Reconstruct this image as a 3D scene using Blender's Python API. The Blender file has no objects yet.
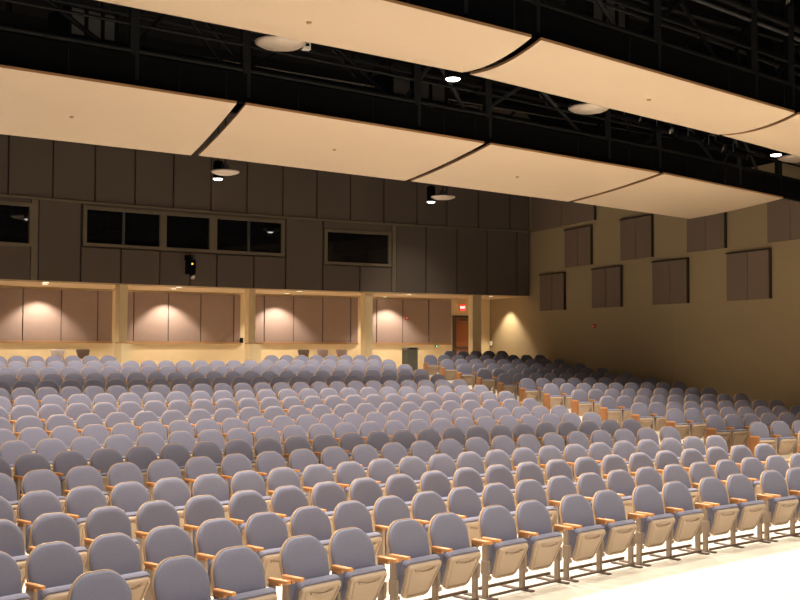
import bpy, bmesh, math, random
from mathutils import Vector, Matrix
random.seed(7)
SEATS = {
    ('main', 0): [-0.26835, -0.28149, -0.29821, -0.31134, -0.32806, -0.3412, -0.35792, -0.37105, -0.38778, -0.40091, -0.41763, -0.43076, -0.44749, -0.46062, -0.47734, -0.49048, -0.5072],
    ('main', 1): [-0.2217, -0.2347, -0.24769, -0.26069, -0.27369, -0.28668, -0.29968, -0.31267, -0.32567, -0.33866, -0.35166, -0.36466, -0.37765, -0.39065, -0.40364, -0.41664, -0.42963, -0.44263, -0.45563, -0.46862, -0.48162, -0.49461, -0.50761],
    ('main', 2): [-0.20157, -0.21458, -0.2276, -0.24061, -0.25363, -0.26664, -0.27966, -0.29267, -0.30569, -0.3187, -0.33172, -0.34474, -0.35775, -0.37077, -0.38378, -0.3968, -0.40981, -0.42283, -0.43584, -0.44886, -0.46187, -0.47489, -0.4879],
    ('main', 3): [-0.19353, -0.20567, -0.2178, -0.22993, -0.24207, -0.2542, -0.26634, -0.27847, -0.29061, -0.30274, -0.31488, -0.32701, -0.33914, -0.35128, -0.36341, -0.37555, -0.38768, -0.39982, -0.41195, -0.42409, -0.43622, -0.44835, -0.46049, -0.47262],
    ('main', 4): [-0.18795, -0.20011, -0.21228, -0.22444, -0.23661, -0.24877, -0.26094, -0.2731, -0.28526, -0.29743, -0.30959, -0.32176, -0.33392, -0.34609, -0.35825, -0.37042, -0.38258, -0.39475, -0.40691, -0.41908, -0.43124, -0.44341, -0.45557],
    ('main', 5): [-0.18113, -0.19246, -0.20379, -0.21512, -0.22645, -0.23777, -0.2491, -0.26043, -0.27176, -0.28309, -0.29442, -0.30575, -0.31708, -0.3284, -0.33973, -0.35106, -0.36239, -0.37372, -0.38505, -0.39638, -0.40771, -0.41903, -0.43036, -0.44169],
    ('main', 6): [-0.17787, -0.18892, -0.19997, -0.21101, -0.22206, -0.2331, -0.24415, -0.25519, -0.26624, -0.27729, -0.28833, -0.29938, -0.31042, -0.32147, -0.33251, -0.34356, -0.35461, -0.36565, -0.3767, -0.38774, -0.39879, -0.40983, -0.42088, -0.43193],
    ('main', 7): [-0.17266, -0.18307, -0.19348, -0.20389, -0.2143, -0.22472, -0.23513, -0.24554, -0.25595, -0.26636, -0.27677, -0.28718, -0.2976, -0.30801, -0.31842, -0.32883, -0.33924, -0.34965, -0.36006, -0.37048, -0.38089, -0.3913, -0.40171, -0.41212],
    ('main', 8): [-0.16802, -0.1786, -0.18919, -0.19978, -0.21036, -0.22095, -0.23154, -0.24212, -0.25271, -0.2633, -0.27389, -0.28447, -0.29506, -0.30565, -0.31623, -0.32682, -0.33741, -0.348, -0.35858, -0.36917, -0.37976, -0.39034, -0.40093],
    ('main', 9): [-0.16235, -0.17225, -0.18215, -0.19206, -0.20196, -0.21186, -0.22176, -0.23167, -0.24157, -0.25147, -0.26137, -0.27128, -0.28118, -0.29108, -0.30098, -0.31089, -0.32079, -0.33069, -0.34059, -0.3505, -0.3604, -0.3703, -0.3802, -0.39011],
    ('main', 10): [-0.15889, -0.16884, -0.17879, -0.18874, -0.19869, -0.20864, -0.21859, -0.22854, -0.23849, -0.24844, -0.25839, -0.26834, -0.27829, -0.28824, -0.29819, -0.30814, -0.31809, -0.32804, -0.33799, -0.34794, -0.3579, -0.36785, -0.3778],
    ('main', 11): [-0.15443, -0.1637, -0.17297, -0.18223, -0.1915, -0.20077, -0.21003, -0.2193, -0.22857, -0.23783, -0.2471, -0.25636, -0.26563, -0.2749, -0.28416, -0.29343, -0.3027, -0.31196, -0.32123, -0.3305, -0.33976, -0.34903, -0.3583, -0.36756],
    ('main', 12): [-0.15104, -0.1604, -0.16976, -0.17912, -0.18848, -0.19784, -0.2072, -0.21656, -0.22592, -0.23527, -0.24463, -0.25399, -0.26335, -0.27271, -0.28207, -0.29143, -0.30079, -0.31014, -0.3195, -0.32886, -0.33822, -0.34758, -0.35694],
    ('main', 13): [-0.1467, -0.1557, -0.1647, -0.1737, -0.1827, -0.1917, -0.2007, -0.2097, -0.2187, -0.2277, -0.2367, -0.2457, -0.2547, -0.2637, -0.2727, -0.2817, -0.2907, -0.2997, -0.3087, -0.3177, -0.3267, -0.3357, -0.3447, -0.3537],
    ('main', 14): [-0.14254, -0.15134, -0.16014, -0.16894, -0.17774, -0.18654, -0.19534, -0.20414, -0.21294, -0.22174, -0.23054, -0.23934, -0.24814, -0.25694, -0.26574, -0.27454, -0.28334, -0.29214, -0.30093, -0.30973, -0.31853, -0.32733, -0.33613, -0.34493],
    ('main', 15): [-0.1395, -0.14783, -0.15616, -0.16449, -0.17282, -0.18115, -0.18949, -0.19782, -0.20615, -0.21448, -0.22281, -0.23114, -0.23947, -0.2478, -0.25613, -0.26446, -0.27279, -0.28112, -0.28945, -0.29778, -0.30611, -0.31444, -0.32277, -0.3311],
    ('main', 16): [-0.13592, -0.14404, -0.15216, -0.16028, -0.1684, -0.17652, -0.18464, -0.19276, -0.27396, -0.28208, -0.2902, -0.29832, -0.30644, -0.31456, -0.32268, -0.3308],
    ('side', 3): [-0.13764],
    ('side', 4): [-0.13414, -0.12161, -0.10908],
    ('side', 5): [-0.13082, -0.12011, -0.10941, -0.0987, -0.08799, -0.07729],
    ('side', 6): [-0.12819, -0.11766, -0.10713, -0.0966, -0.08607, -0.07554, -0.06501, -0.05448],
    ('side', 7): [-0.12499, -0.11472, -0.10444, -0.09417, -0.08389, -0.07362, -0.06334, -0.05307, -0.04279],
    ('side', 8): [-0.12179, -0.11177, -0.10176, -0.09175, -0.08174, -0.07173, -0.06172, -0.05171, -0.04169],
    ('side', 9): [-0.1186, -0.10886, -0.09911, -0.08937, -0.07963, -0.06988, -0.06014, -0.0504, -0.04065],
    ('side', 10): [-0.11669, -0.10706, -0.09743, -0.0878, -0.07817, -0.06855, -0.05892, -0.04929, -0.03966],
    ('side', 11): [-0.11382, -0.10443, -0.09504, -0.08566, -0.07627, -0.06688, -0.05749, -0.04811, -0.03872],
    ('side', 12): [-0.11101, -0.10186, -0.09271, -0.08356, -0.07441, -0.06527, -0.05612, -0.04697, -0.03782],
    ('side', 13): [-0.10871, -0.09974, -0.09077, -0.0818, -0.07284, -0.06387, -0.0549, -0.04593, -0.03696],
    ('side', 14): [-0.10681, -0.09798, -0.08914, -0.08031, -0.07148, -0.06264, -0.05381, -0.04497, -0.03614],
    ('side', 15): [-0.10373, -0.09519, -0.08664, -0.07809, -0.06955, -0.061, -0.05245, -0.0439, -0.03536],
    ('side', 16): [-0.1017, -0.09332, -0.08493, -0.07654, -0.06815, -0.05977, -0.05138, -0.04299, -0.0346],
    ('side', 17): [-0.07851, -0.07048, -0.06245, -0.05442, -0.04639],
}
C = bpy.context.scene.collection
PI = math.pi
sin, cos = math.sin, math.cos

# ------------------------------------------------------------------ plan of the hall
# Rows of seats, back wall and balcony front are arcs about one centre; x runs along the
# back wall, y into the depth, z up from the flat floor in front of the first row (metres).
CX, CY = 21.3226, -28.4240
R_FRONT, PITCH = 41.8633, 1.35243          # first row of seat backs, distance between rows
SEAT_H = .835
ROW_Z = [0.085, 0.058, 0.065, 0.094, 0.153, 0.212, 0.268, 0.337, 0.430, 0.540, 0.645, 0.746,
         0.850, 0.961, 1.079, 1.201, 1.326, 1.455]
WALL_X = 19.45
R_BOOTH, R_REAR = 65.0, 68.28
Z_SOFFIT = 4.25
Z_CEIL = 11.0

def pol(th, R, z=0.0):
    return Vector((CX + R*sin(th), CY + R*cos(th), z))

# ------------------------------------------------------------------ materials
MATS = {}
def material(name, col, rough=.6, metal=0.0, noise=0.0, nscale=20.0, bump=0.0, emit=None, estr=0.0, spec=.5, col2=None, coat=0.0, sheen=0.0):
    m = bpy.data.materials.new(name); m.use_nodes = True
    nt = m.node_tree; b = nt.nodes['Principled BSDF']
    b.inputs['Base Color'].default_value = (*col, 1); b.inputs['Roughness'].default_value = rough
    b.inputs['Metallic'].default_value = metal; b.inputs['Specular IOR Level'].default_value = spec
    if coat: b.inputs['Coat Weight'].default_value = coat
    if sheen: b.inputs['Sheen Weight'].default_value = sheen
    if emit: b.inputs['Emission Color'].default_value = (*emit, 1); b.inputs['Emission Strength'].default_value = estr
    if noise or col2 or bump:
        tc = nt.nodes.new('ShaderNodeTexCoord'); nz = nt.nodes.new('ShaderNodeTexNoise')
        nz.inputs['Scale'].default_value = nscale; nz.inputs['Detail'].default_value = 4
        nt.links.new(tc.outputs['Object'], nz.inputs['Vector'])
        mx = nt.nodes.new('ShaderNodeMix'); mx.data_type = 'RGBA'
        c2 = col2 or tuple(c*(1-noise) for c in col)
        mx.inputs[6].default_value = (*col, 1); mx.inputs[7].default_value = (*c2, 1)
        nt.links.new(nz.outputs['Fac'], mx.inputs[0]); nt.links.new(mx.outputs[2], b.inputs['Base Color'])
        if bump:
            bp = nt.nodes.new('ShaderNodeBump'); bp.inputs['Strength'].default_value = bump; bp.inputs['Distance'].default_value = .004
            nt.links.new(nz.outputs['Fac'], bp.inputs['Height']); nt.links.new(bp.outputs['Normal'], b.inputs['Normal'])
    MATS[name] = m
    return m

def wood_material(name, a, b_, scale=6.0, rough=.4):
    m = bpy.data.materials.new(name); m.use_nodes = True
    nt = m.node_tree; b = nt.nodes['Principled BSDF']; b.inputs['Roughness'].default_value = rough
    tc = nt.nodes.new('ShaderNodeTexCoord'); mp = nt.nodes.new('ShaderNodeMapping'); mp.inputs['Scale'].default_value = (8, 1.2, 8)
    nz = nt.nodes.new('ShaderNodeTexNoise'); nz.inputs['Scale'].default_value = scale; nz.inputs['Detail'].default_value = 5; nz.inputs['Distortion'].default_value = 1.2
    mx = nt.nodes.new('ShaderNodeMix'); mx.data_type = 'RGBA'; mx.inputs[6].default_value = (*a, 1); mx.inputs[7].default_value = (*b_, 1)
    nt.links.new(tc.outputs['Object'], mp.inputs['Vector']); nt.links.new(mp.outputs['Vector'], nz.inputs['Vector'])
    nt.links.new(nz.outputs['Fac'], mx.inputs[0]); nt.links.new(mx.outputs[2], b.inputs['Base Color'])
    return m

M_FLOOR = material('pale_floor', (.80, .74, .63), .42, noise=.08, nscale=1.5, spec=.4)
M_STAGE = material('stage_boards', (.72, .58, .40), .5, noise=.1, nscale=2)
M_BLACK = material('black_paint', (.0025, .0025, .0035), .8, spec=.08)
M_STEEL = material('black_steel', (.007, .007, .008), .6, spec=.2)
M_GREYSTEEL = material('grey_steel', (.065, .065, .07), .5, metal=.3)
M_DUCT = material('galvanised_duct', (.30, .28, .27), .5, metal=.5, noise=.25, nscale=3)
M_FABRIC_WALL = material('brown_wall_fabric', (.150, .118, .100), .95, noise=.16, nscale=26, spec=.15)
M_FABRIC_SIDE = material('umber_wall_fabric', (.215, .158, .125), .95, noise=.16, nscale=26, spec=.15)
M_FABRIC_REAR = material('mauve_brown_wall_fabric', (.315, .225, .185), .95, noise=.12, nscale=26, spec=.15)
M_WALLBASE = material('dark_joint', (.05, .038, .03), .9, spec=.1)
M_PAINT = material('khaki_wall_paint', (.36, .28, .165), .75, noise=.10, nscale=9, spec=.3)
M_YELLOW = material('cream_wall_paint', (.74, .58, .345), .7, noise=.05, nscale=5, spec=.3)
M_SOFFIT = material('tan_soffit_paint', (.62, .44, .26), .7, spec=.3)
M_TRIM = material('beige_trim', (.175, .138, .095), .6)
M_TAN_TRIM = material('wood_rail', (.40, .22, .10), .5)
M_CLOUD = material('maple_reflector', (.72, .565, .41), .42, noise=.06, nscale=1.1, spec=.4)
M_GLASS = material('dark_window_glass', (.008, .008, .010), .03, spec=.6)
M_FABRIC = material('blue_grey_fabric', (.230, .230, .315), .9, noise=.4, nscale=150, bump=.35, spec=.2, sheen=.15)
M_SHELL = material('tan_plywood_edge', (.46, .30, .175), .45, noise=.15, nscale=12)
M_PAN = material('beige_plastic', (.46, .345, .25), .45, noise=.05, nscale=5)
M_LEG = material('taupe_metal', (.25, .185, .135), .45, metal=.2)
M_FOOT = material('brown_metal', (.12, .08, .06), .5, metal=.2)
M_ARM = wood_material('oak_armrest', (.68, .32, .11), (.50, .20, .06))
M_ENDWOOD = wood_material('oak_end_panel', (.38, .165, .065), (.28, .11, .04))
M_DOOR = wood_material('red_oak_door', (.34, .11, .035), (.22, .065, .02))
M_DARKFRAME = material('dark_metal_frame', (.05, .04, .035), .5)
M_WHITE = material('white_enamel', (.78, .74, .68), .5, noise=.06, nscale=4)
M_DISC = material('pearl_metal_disc', (.62, .52, .44), .38, metal=.35, noise=.25, nscale=6)
M_LAMP = material('lamp_lens', (1, .95, .85), .3, emit=(1, .93, .80), estr=14)
M_LAMP_SOFFIT = material('soffit_lamp_lens', (1, .9, .75), .3, emit=(1, .86, .64), estr=9)
M_RED = material('red_enamel', (.55, .03, .025), .45)
M_EXIT = material('exit_face', (.7, .02, .02), .5, emit=(1, .04, .03), estr=2.2)
M_EXIT_LETTER = material('exit_letters', (1, .8, .7), .5, emit=(1, .75, .6), estr=3)
M_ORANGE_LED = material('orange_led', (1, .4, .1), .4, emit=(1, .35, .05), estr=3)
M_GREEN_LED = material('green_led', (.2, 1, .6), .4, emit=(.2, 1, .6), estr=3)
M_BIN = material('grey_green_plastic', (.16, .165, .13), .6, noise=.2, nscale=12)
M_BROWNCHAIR = material('brown_plastic', (.16, .105, .085), .5)
M_MAUVECHAIR = material('mauve_plastic', (.36, .27, .25), .55)
M_GREYCHAIR = material('pale_grey_plastic', (.55, .47, .45), .55)
M_LENS = material('spot_lens', (.25, .25, .24), .12, metal=.8)

# ------------------------------------------------------------------ object helpers
def mesh_obj(name, bm, mats, parent=None, smooth=None, loc=None, rotz=None):
    me = bpy.data.meshes.new(name); bm.normal_update(); bm.to_mesh(me); bm.free()
    for m in (mats if isinstance(mats, (list, tuple)) else [mats]): me.materials.append(m)
    if smooth is not None:
        me.shade_smooth(); me.set_sharp_from_angle(angle=math.radians(smooth))
    o = bpy.data.objects.new(name, me); C.objects.link(o)
    if parent is not None: o.parent = parent
    if loc is not None: o.location = loc
    if rotz is not None: o.rotation_euler = (0, 0, rotz)
    return o

def tag(o, label, cat, group=None, kind=None):
    o['label'] = label; o['category'] = cat
    if group: o['group'] = group
    if kind: o['kind'] = kind
    return o

def empty(name, loc, rotz=0.0):
    o = bpy.data.objects.new(name, None); C.objects.link(o); o.empty_display_size = .2
    o.location = loc; o.rotation_euler = (0, 0, rotz)
    return o

def structure(o):
    o['kind'] = 'structure'
    return o

def B(): return bmesh.new()

def box(bm, lo, hi, mat=0, M=None):
    vs = [bm.verts.new((x, y, z)) for z in (lo[2], hi[2]) for y in (lo[1], hi[1]) for x in (lo[0], hi[0])]
    fs = [(0, 2, 3, 1), (4, 5, 7, 6), (0, 1, 5, 4), (2, 6, 7, 3), (0, 4, 6, 2), (1, 3, 7, 5)]
    for f in fs:
        fc = bm.faces.new([vs[i] for i in f]); fc.material_index = mat
    if M is not None:
        for v in vs: v.co = M @ v.co
    return vs

def rbox(bm, lo, hi, r=.01, seg=2, M=None, mat=0):
    vs = box(bm, lo, hi, mat)
    es = list({e for v in vs for e in v.link_edges})
    g = bmesh.ops.bevel(bm, geom=es, offset=r, segments=seg, profile=.5, affect='EDGES')
    allv = set(g['verts']) | {v for v in vs if v.is_valid}
    if M is not None:
        for v in allv: v.co = M @ v.co

def bar(bm, a, b, r, n=8, mat=0, square=False):
    a, b = Vector(a), Vector(b); d = (b-a).normalized()
    u = d.cross(Vector((0, 0, 1)))
    if u.length < 1e-3: u = Vector((1, 0, 0))
    u.normalize(); w = d.cross(u)
    ang = [2*PI*i/n + (PI/n if square else 0) for i in range(n)]
    r0 = [bm.verts.new(a + r*(u*cos(t)+w*sin(t))) for t in ang]
    r1 = [bm.verts.new(b + r*(u*cos(t)+w*sin(t))) for t in ang]
    for i in range(n):
        j = (i+1) % n
        bm.faces.new((r0[i], r0[j], r1[j], r1[i])).material_index = mat
    bm.faces.new(r0[::-1]).material_index = mat; bm.faces.new(r1).material_index = mat

def lathe(bm, prof, n=24, M=None, mat=0):
    rings = []
    for r, z in prof:
        if r < 1e-6: rings.append([bm.verts.new((0, 0, z))])
        else: rings.append([bm.verts.new((r*cos(2*PI*i/n), r*sin(2*PI*i/n), z)) for i in range(n)])
    for A, Bq in zip(rings, rings[1:]):
        for i in range(n):
            j = (i+1) % n
            if len(A) == 1 and len(Bq) == 1: continue
            if len(A) == 1: f = bm.faces.new((A[0], Bq[j], Bq[i]))
            elif len(Bq) == 1: f = bm.faces.new((A[i], A[j], Bq[0]))
            else: f = bm.faces.new((A[i], A[j], Bq[j], Bq[i]))
            f.material_index = mat
    if M is not None:
        for rg in rings:
            for v in rg: v.co = M @ v.co

def arc_box(bm, t0, t1, R0, R1, z0, z1, mat=0, step=.006):
    """A curved slab between two angles, two radii and two heights."""
    n = max(1, int(math.ceil((t1-t0)/step)))
    rows = []
    for i in range(n+1):
        t = t0+(t1-t0)*i/n
        rows.append([bm.verts.new(pol(t, R, z)) for R, z in ((R0, z0), (R1, z0), (R1, z1), (R0, z1))])
    for a, b in zip(rows, rows[1:]):
        for i in range(4):
            j = (i+1) % 4
            bm.faces.new((a[i], a[j], b[j], b[i])).material_index = mat
    bm.faces.new(rows[0][::-1]).material_index = mat; bm.faces.new(rows[-1]).material_index = mat

def ring_surface(bm, prof, t0, t1, n, mat=0):
    rows = [[bm.verts.new(pol(t0+(t1-t0)*i/n, R, z)) for R, z in prof] for i in range(n+1)]
    for a, b in zip(rows, rows[1:]):
        for i in range(len(prof)-1):
            bm.faces.new((a[i], b[i], b[i+1], a[i+1])).material_index = mat

def slab(bm, pts, z0, z1, mat=0):
    lo = [bm.verts.new((x, y, z0)) for x, y in pts]; hi = [bm.verts.new((x, y, z1)) for x, y in pts]
    n = len(pts)
    bm.faces.new(lo[::-1]).material_index = mat; bm.faces.new(hi).material_index = mat
    for i in range(n):
        j = (i+1) % n
        bm.faces.new((lo[i], lo[j], hi[j], hi[i])).material_index = mat

# ------------------------------------------------------------------ the setting
def build_setting():
    # raked floor: a flat tread under every row, a ramp between treads
    prof = [(24.0, .08), (R_FRONT-.75, .083)]
    for k in range(18):
        R = R_FRONT + PITCH*k
        prof += [(R-.46, ROW_Z[k]-.001), (R+.16, ROW_Z[k]-.001)]
    prof += [(R_FRONT+PITCH*17+.5, 1.455), (R_REAR+.1, 1.455)]
    bm = B(); ring_surface(bm, prof, -.62, -.018, 80)
    f = mesh_obj('floor', bm, M_FLOOR); structure(f)
    bm = B(); box(bm, (-16, -14, 0), (WALL_X, -1.2, .95)); structure(mesh_obj('floor_stage', bm, M_STAGE))
    bm = B(); box(bm, (-22, -14, Z_CEIL), (WALL_X+.3, 42, Z_CEIL+.2)); structure(mesh_obj('ceiling', bm, M_BLACK))
    # side wall
    bm = B(); box(bm, (WALL_X, -14, -.5), (WALL_X+.3, 30.0, 7.16)); box(bm, (WALL_X, 30.0, -.5), (WALL_X+.3, 42, 8.2))
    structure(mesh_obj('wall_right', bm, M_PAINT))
    bm = B(); box(bm, (WALL_X, -14, 7.16), (WALL_X+.3, 30.0, Z_CEIL)); box(bm, (WALL_X, 30.0, 8.2), (WALL_X+.3, 42, Z_CEIL)); structure(mesh_obj('wall_right', bm, M_BLACK))
    # thin painted control joint and upper rail of the side wall
    bm = B(); box(bm, (WALL_X-.006, 27.84, .2), (WALL_X+.01, 27.855, 3.68)); structure(mesh_obj('trim_1', bm, M_PAINT))
    # control booth wall over the rear rows
    bm = B(); arc_box(bm, -.42, -.0288, R_BOOTH+.12, R_BOOTH+.4, Z_SOFFIT, Z_CEIL)
    wb = structure(mesh_obj('wall_back', bm, M_WALLBASE))
    g = .0007
    def panel(t0, t1, z0, z1, R=R_BOOTH, mt=M_FABRIC_WALL, gap=g, parent=wb, th=.1):
        bm = B(); arc_box(bm, t0+gap*.5, t1-gap*.5, R, R+th, z0, z1, step=.004)
        return mesh_obj('fabric_panel', bm, mt, parent)
    up = [-.4105, -.3906, -.3707, -.3508, -.3309, -.3109, -.2912, -.2717, -.2526, -.2336, -.2144, -.1955, -.1760, -.1571, -.1380, -.1185, -.0988, -.0807, -.0612, -.0415, -.0289]
    for a, b in zip(up, up[1:]): panel(a, b, 6.64, Z_CEIL-.02)
    for (a, b, z0, z1) in [(-.41, -.3720, 4.27, 6.56), (-.2973, -.2779, 4.27, 6.56),
                           (-.3720, -.3350, 4.27, 5.20), (-.3350, -.3005, 4.27, 5.20),
                           (-.2779, -.2590, 4.27, 5.28), (-.2590, -.2400, 4.27, 5.28), (-.2400, -.2249, 4.27, 5.28), (-.2249, -.2110, 4.27, 5.28), (-.2110, -.1915, 4.27, 5.28), (-.1915, -.1742, 4.27, 5.28),
                           (-.1742, -.1535, 4.27, 6.56), (-.1535, -.1324, 4.27, 5.10), (-.1324, -.1136, 4.27, 5.10),
                           (-.1112, -.0933, 4.27, 6.56), (-.0933, -.0745, 4.27, 6.56), (-.0745, -.0559, 4.27, 6.56), (-.0559, -.0371, 4.27, 6.56), (-.0371, -.0289, 4.27, 6.56)]:
        panel(a, b, z0, z1)
    # strips over the windows
    panel(-.3720, -.3005, 6.44, 6.56); panel(-.2779, -.1742, 6.50, 6.56); panel(-.1535, -.1136, 6.32, 6.56)
    bm = B(); arc_box(bm, -.42, -.0289, R_BOOTH-.03, R_BOOTH+.12, 6.565, 6.625); structure(mesh_obj('trim_2', bm, M_TRIM))
    bm = B(); arc_box(bm, -.3005, -.2975, R_BOOTH-.02, R_BOOTH+.12, 4.27, 6.56); structure(mesh_obj('trim_3', bm, M_TRIM))
    bm = B(); arc_box(bm, -.1136, -.1112, R_BOOTH-.02, R_BOOTH+.12, 4.27, 6.56); structure(mesh_obj('trim_4', bm, M_TRIM))
    # booth windows: frame with mullions, each pane a part
    def window(n, t0, t1, z0, z1, mulls=(), posts=()):
        fw = .0013
        bm = B()
        for a, b in ((t0-fw, t0+fw*.3), (t1-fw*.3, t1+fw)): arc_box(bm, a, b, R_BOOTH-.03, R_BOOTH+.12, z0-.085, z1+.085)
        for a, b in ((z0-.085, z0+.01), (z1-.01, z1+.085)): arc_box(bm, t0, t1, R_BOOTH-.03, R_BOOTH+.12, a, b)
        for t, w in posts: arc_box(bm, t-w, t+w, R_BOOTH-.03, R_BOOTH+.12, z0, z1)
        fr = mesh_obj('window_%d' % n, bm, M_TRIM); structure(fr)
        edges = [t0] + [m for m in sorted(mulls)] + [t1]
        cuts = sorted(list(mulls) + [p for p, w in posts])
        e = [t0]+cuts+[t1]
        for m in mulls:
            bm = B(); arc_box(bm, m-.0006, m+.0006, R_BOOTH, R_BOOTH+.08, z0, z1); mesh_obj('mullion', bm, M_GREYSTEEL, fr)
        for a, b in zip(e, e[1:]):
            # a flat pane between its two edges
            p, q = pol(a, R_BOOTH+.05), pol(b, R_BOOTH+.05)
            d = (q-p).normalized(); nrm = Vector((-d.y, d.x, 0))
            bm = B(); slab(bm, [(p.x, p.y), (q.x, q.y), (q.x+nrm.x*.02, q.y+nrm.y*.02), (p.x+nrm.x*.02, p.y+nrm.y*.02)], z0, z1)
            mesh_obj('pane', bm, M_GLASS, fr)
        return fr
    window(1, -.3720, -.3010, 5.29, 6.35, mulls=(-.3370,))
    window(2, -.2758, -.1762, 5.41, 6.41, mulls=(-.2578, -.1943), posts=((-.2386, .0016), (-.2131, .0019)))
    window(3, -.1515, -.1154, 5.22, 6.22)
    # recess under the booth: soffit, rear wall, columns
    bm = B(); arc_box(bm, -.42, -.0285, R_BOOTH, R_REAR+.2, Z_SOFFIT, Z_SOFFIT+.02); structure(mesh_obj('ceiling_recess', bm, M_SOFFIT))
    bm = B(); arc_box(bm, -.42, -.0276, R_REAR, R_REAR+.3, 1.0, Z_SOFFIT)
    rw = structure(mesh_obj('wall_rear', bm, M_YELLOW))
    sec = [[-.3900, -.3700, -.3480, -.3260, -.3110], [-.3040, -.2859, -.2680, -.2505, -.2432],
           [-.2364, -.2327, -.2150, -.1980, -.1802, -.1764], [-.1690, -.1634, -.1468, -.1301, -.1137, -.1092],
           [-.1018, -.0982, -.0824, -.0664, -.0522]]
    for s in sec:
        bm = B(); arc_box(bm, s[0], s[-1], R_REAR-.02, R_REAR+.01, 2.57, 4.19); mesh_obj('panel_backing', bm, M_WALLBASE, rw)
        for a, b in zip(s, s[1:]): panel(a, b, 2.57, 4.19, R_REAR-.06, M_FABRIC_REAR, .0005, rw, .05)
        bm = B(); arc_box(bm, s[0], s[-1], R_REAR-.085, R_REAR+.01, 2.50, 2.565); structure(mesh_obj('trim_5', bm, M_TAN_TRIM))
    bm = B(); arc_box(bm, -.42, -.0276, R_REAR-.02, R_REAR+.01, 1.455, 1.57); structure(mesh_obj('baseboard_rear', bm, M_DARKFRAME))
    for a, b in ((-.2582, -.2542), (-.1924, -.1889), (-.1277, -.1233), (-.0630, -.0577)):
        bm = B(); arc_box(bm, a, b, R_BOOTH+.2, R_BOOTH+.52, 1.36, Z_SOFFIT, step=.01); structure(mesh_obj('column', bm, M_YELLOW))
    for a, b in ((-.2600, -.2556), (-.1945, -.1893)):
        bm = B(); arc_box(bm, a, b, R_BOOTH-.28, R_BOOTH+.12, 1.30, 2.50, step=.01); p = structure(mesh_obj('wall_pony', bm, M_YELLOW))
        bm = B(); arc_box(bm, a-.0004, b+.0004, R_BOOTH-.30, R_BOOTH+.14, 2.50, 2.535, step=.01); mesh_obj('wooden_cap', bm, M_TAN_TRIM, p)
    # door at the end of the recess
    bm = B()
    arc_box(bm, -.0512, -.0492, R_REAR-.05, R_REAR+.02, 1.36, 3.62); arc_box(bm, -.0352, -.0340, R_REAR-.05, R_REAR+.02, 1.36, 3.62)
    arc_box(bm, -.0512, -.0340, R_REAR-.05, R_REAR+.02, 3.54, 3.62)
    d = structure(mesh_obj('door_1', bm, M_DARKFRAME))
    bm = B(); arc_box(bm, -.0492, -.0352, R_REAR-.03, R_REAR+.02, 1.38, 3.54); mesh_obj('door_leaf', bm, M_DOOR, d)
    bm = B(); arc_box(bm, -.0486, -.0362, R_REAR-.09, R_REAR-.03, 2.36, 2.42); mesh_obj('push_bar', bm, M_GREYSTEEL, d)
    bm = B(); arc_box(bm, -.0470, -.0420, R_REAR-.08, R_REAR-.03, 3.42, 3.48); mesh_obj('door_closer', bm, M_GREYSTEEL, d)

# ------------------------------------------------------------------ a seat
def outline(w, wb, h, rt, rb, n=7, crown=.02):
    """Rounded outline (x, z), from lower corner round: half width w at top, wb at bottom, height h."""
    pts = []
    def arc(cx, cz, r, a0, a1, m):
        for i in range(m+1):
            a = a0+(a1-a0)*i/m; pts.append((cx+r*cos(a), cz+r*sin(a)))
    arc(wb-rb, rb, rb, -PI/2, 0, max(2, n//2))
    arc(w-rt, h-rt, rt, 0, PI/2, n)
    pts2 = [(-x, z) for x, z in pts[::-1]]
    pts = pts+pts2
    out = []
    for x, z in pts:
        if z > h-rt: z += crown*(1-(x/w)**2)*((z-(h-rt))/rt)
        out.append((x, z))
    return out

def pillow(bm, ol, rings, M, bend=0.0, mat=0):
    n = len(ol); area = sum(ol[i][0]*ol[(i+1) % n][1]-ol[(i+1) % n][0]*ol[i][1] for i in range(n))
    sg = 1 if area > 0 else -1
    nor = []
    for i in range(n):
        a, c = ol[i-1], ol[(i+1) % n]; dx, dz = c[0]-a[0], c[1]-a[1]; l = math.hypot(dx, dz) or 1
        nor.append((-dz/l*sg, dx/l*sg))
    rv = []
    for inset, y in rings:
        rg = []
        for (x, z), (nx, nz) in zip(ol, nor):
            X, Z = x+nx*inset, z+nz*inset
            rg.append(bm.verts.new(M @ Vector((X, y+bend*X*X, Z))))
        rv.append(rg)
    for a, b in zip(rv, rv[1:]):
        for i in range(n):
            j = (i+1) % n
            bm.faces.new((a[i], a[j], b[j], b[i])).material_index = mat
    bm.faces.new(rv[0][::-1]).material_index = mat; bm.faces.new(rv[-1]).material_index = mat

BACK_M = Matrix.Translation((0, .125, .315)) @ Matrix.Rotation(math.radians(13.5), 4, 'X')
def frame_M(org, up, fwd):
    u = Vector(up).normalized(); f = Vector(fwd).normalized(); x = f.cross(u)
    return Matrix(((x.x, f.x, u.x, org[0]), (x.y, f.y, u.y, org[1]), (x.z, f.z, u.z, org[2]), (0, 0, 0, 1)))
PAN_M = frame_M((0, .15, .165), (0, .15, .335), (0, .335, -.15))

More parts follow.
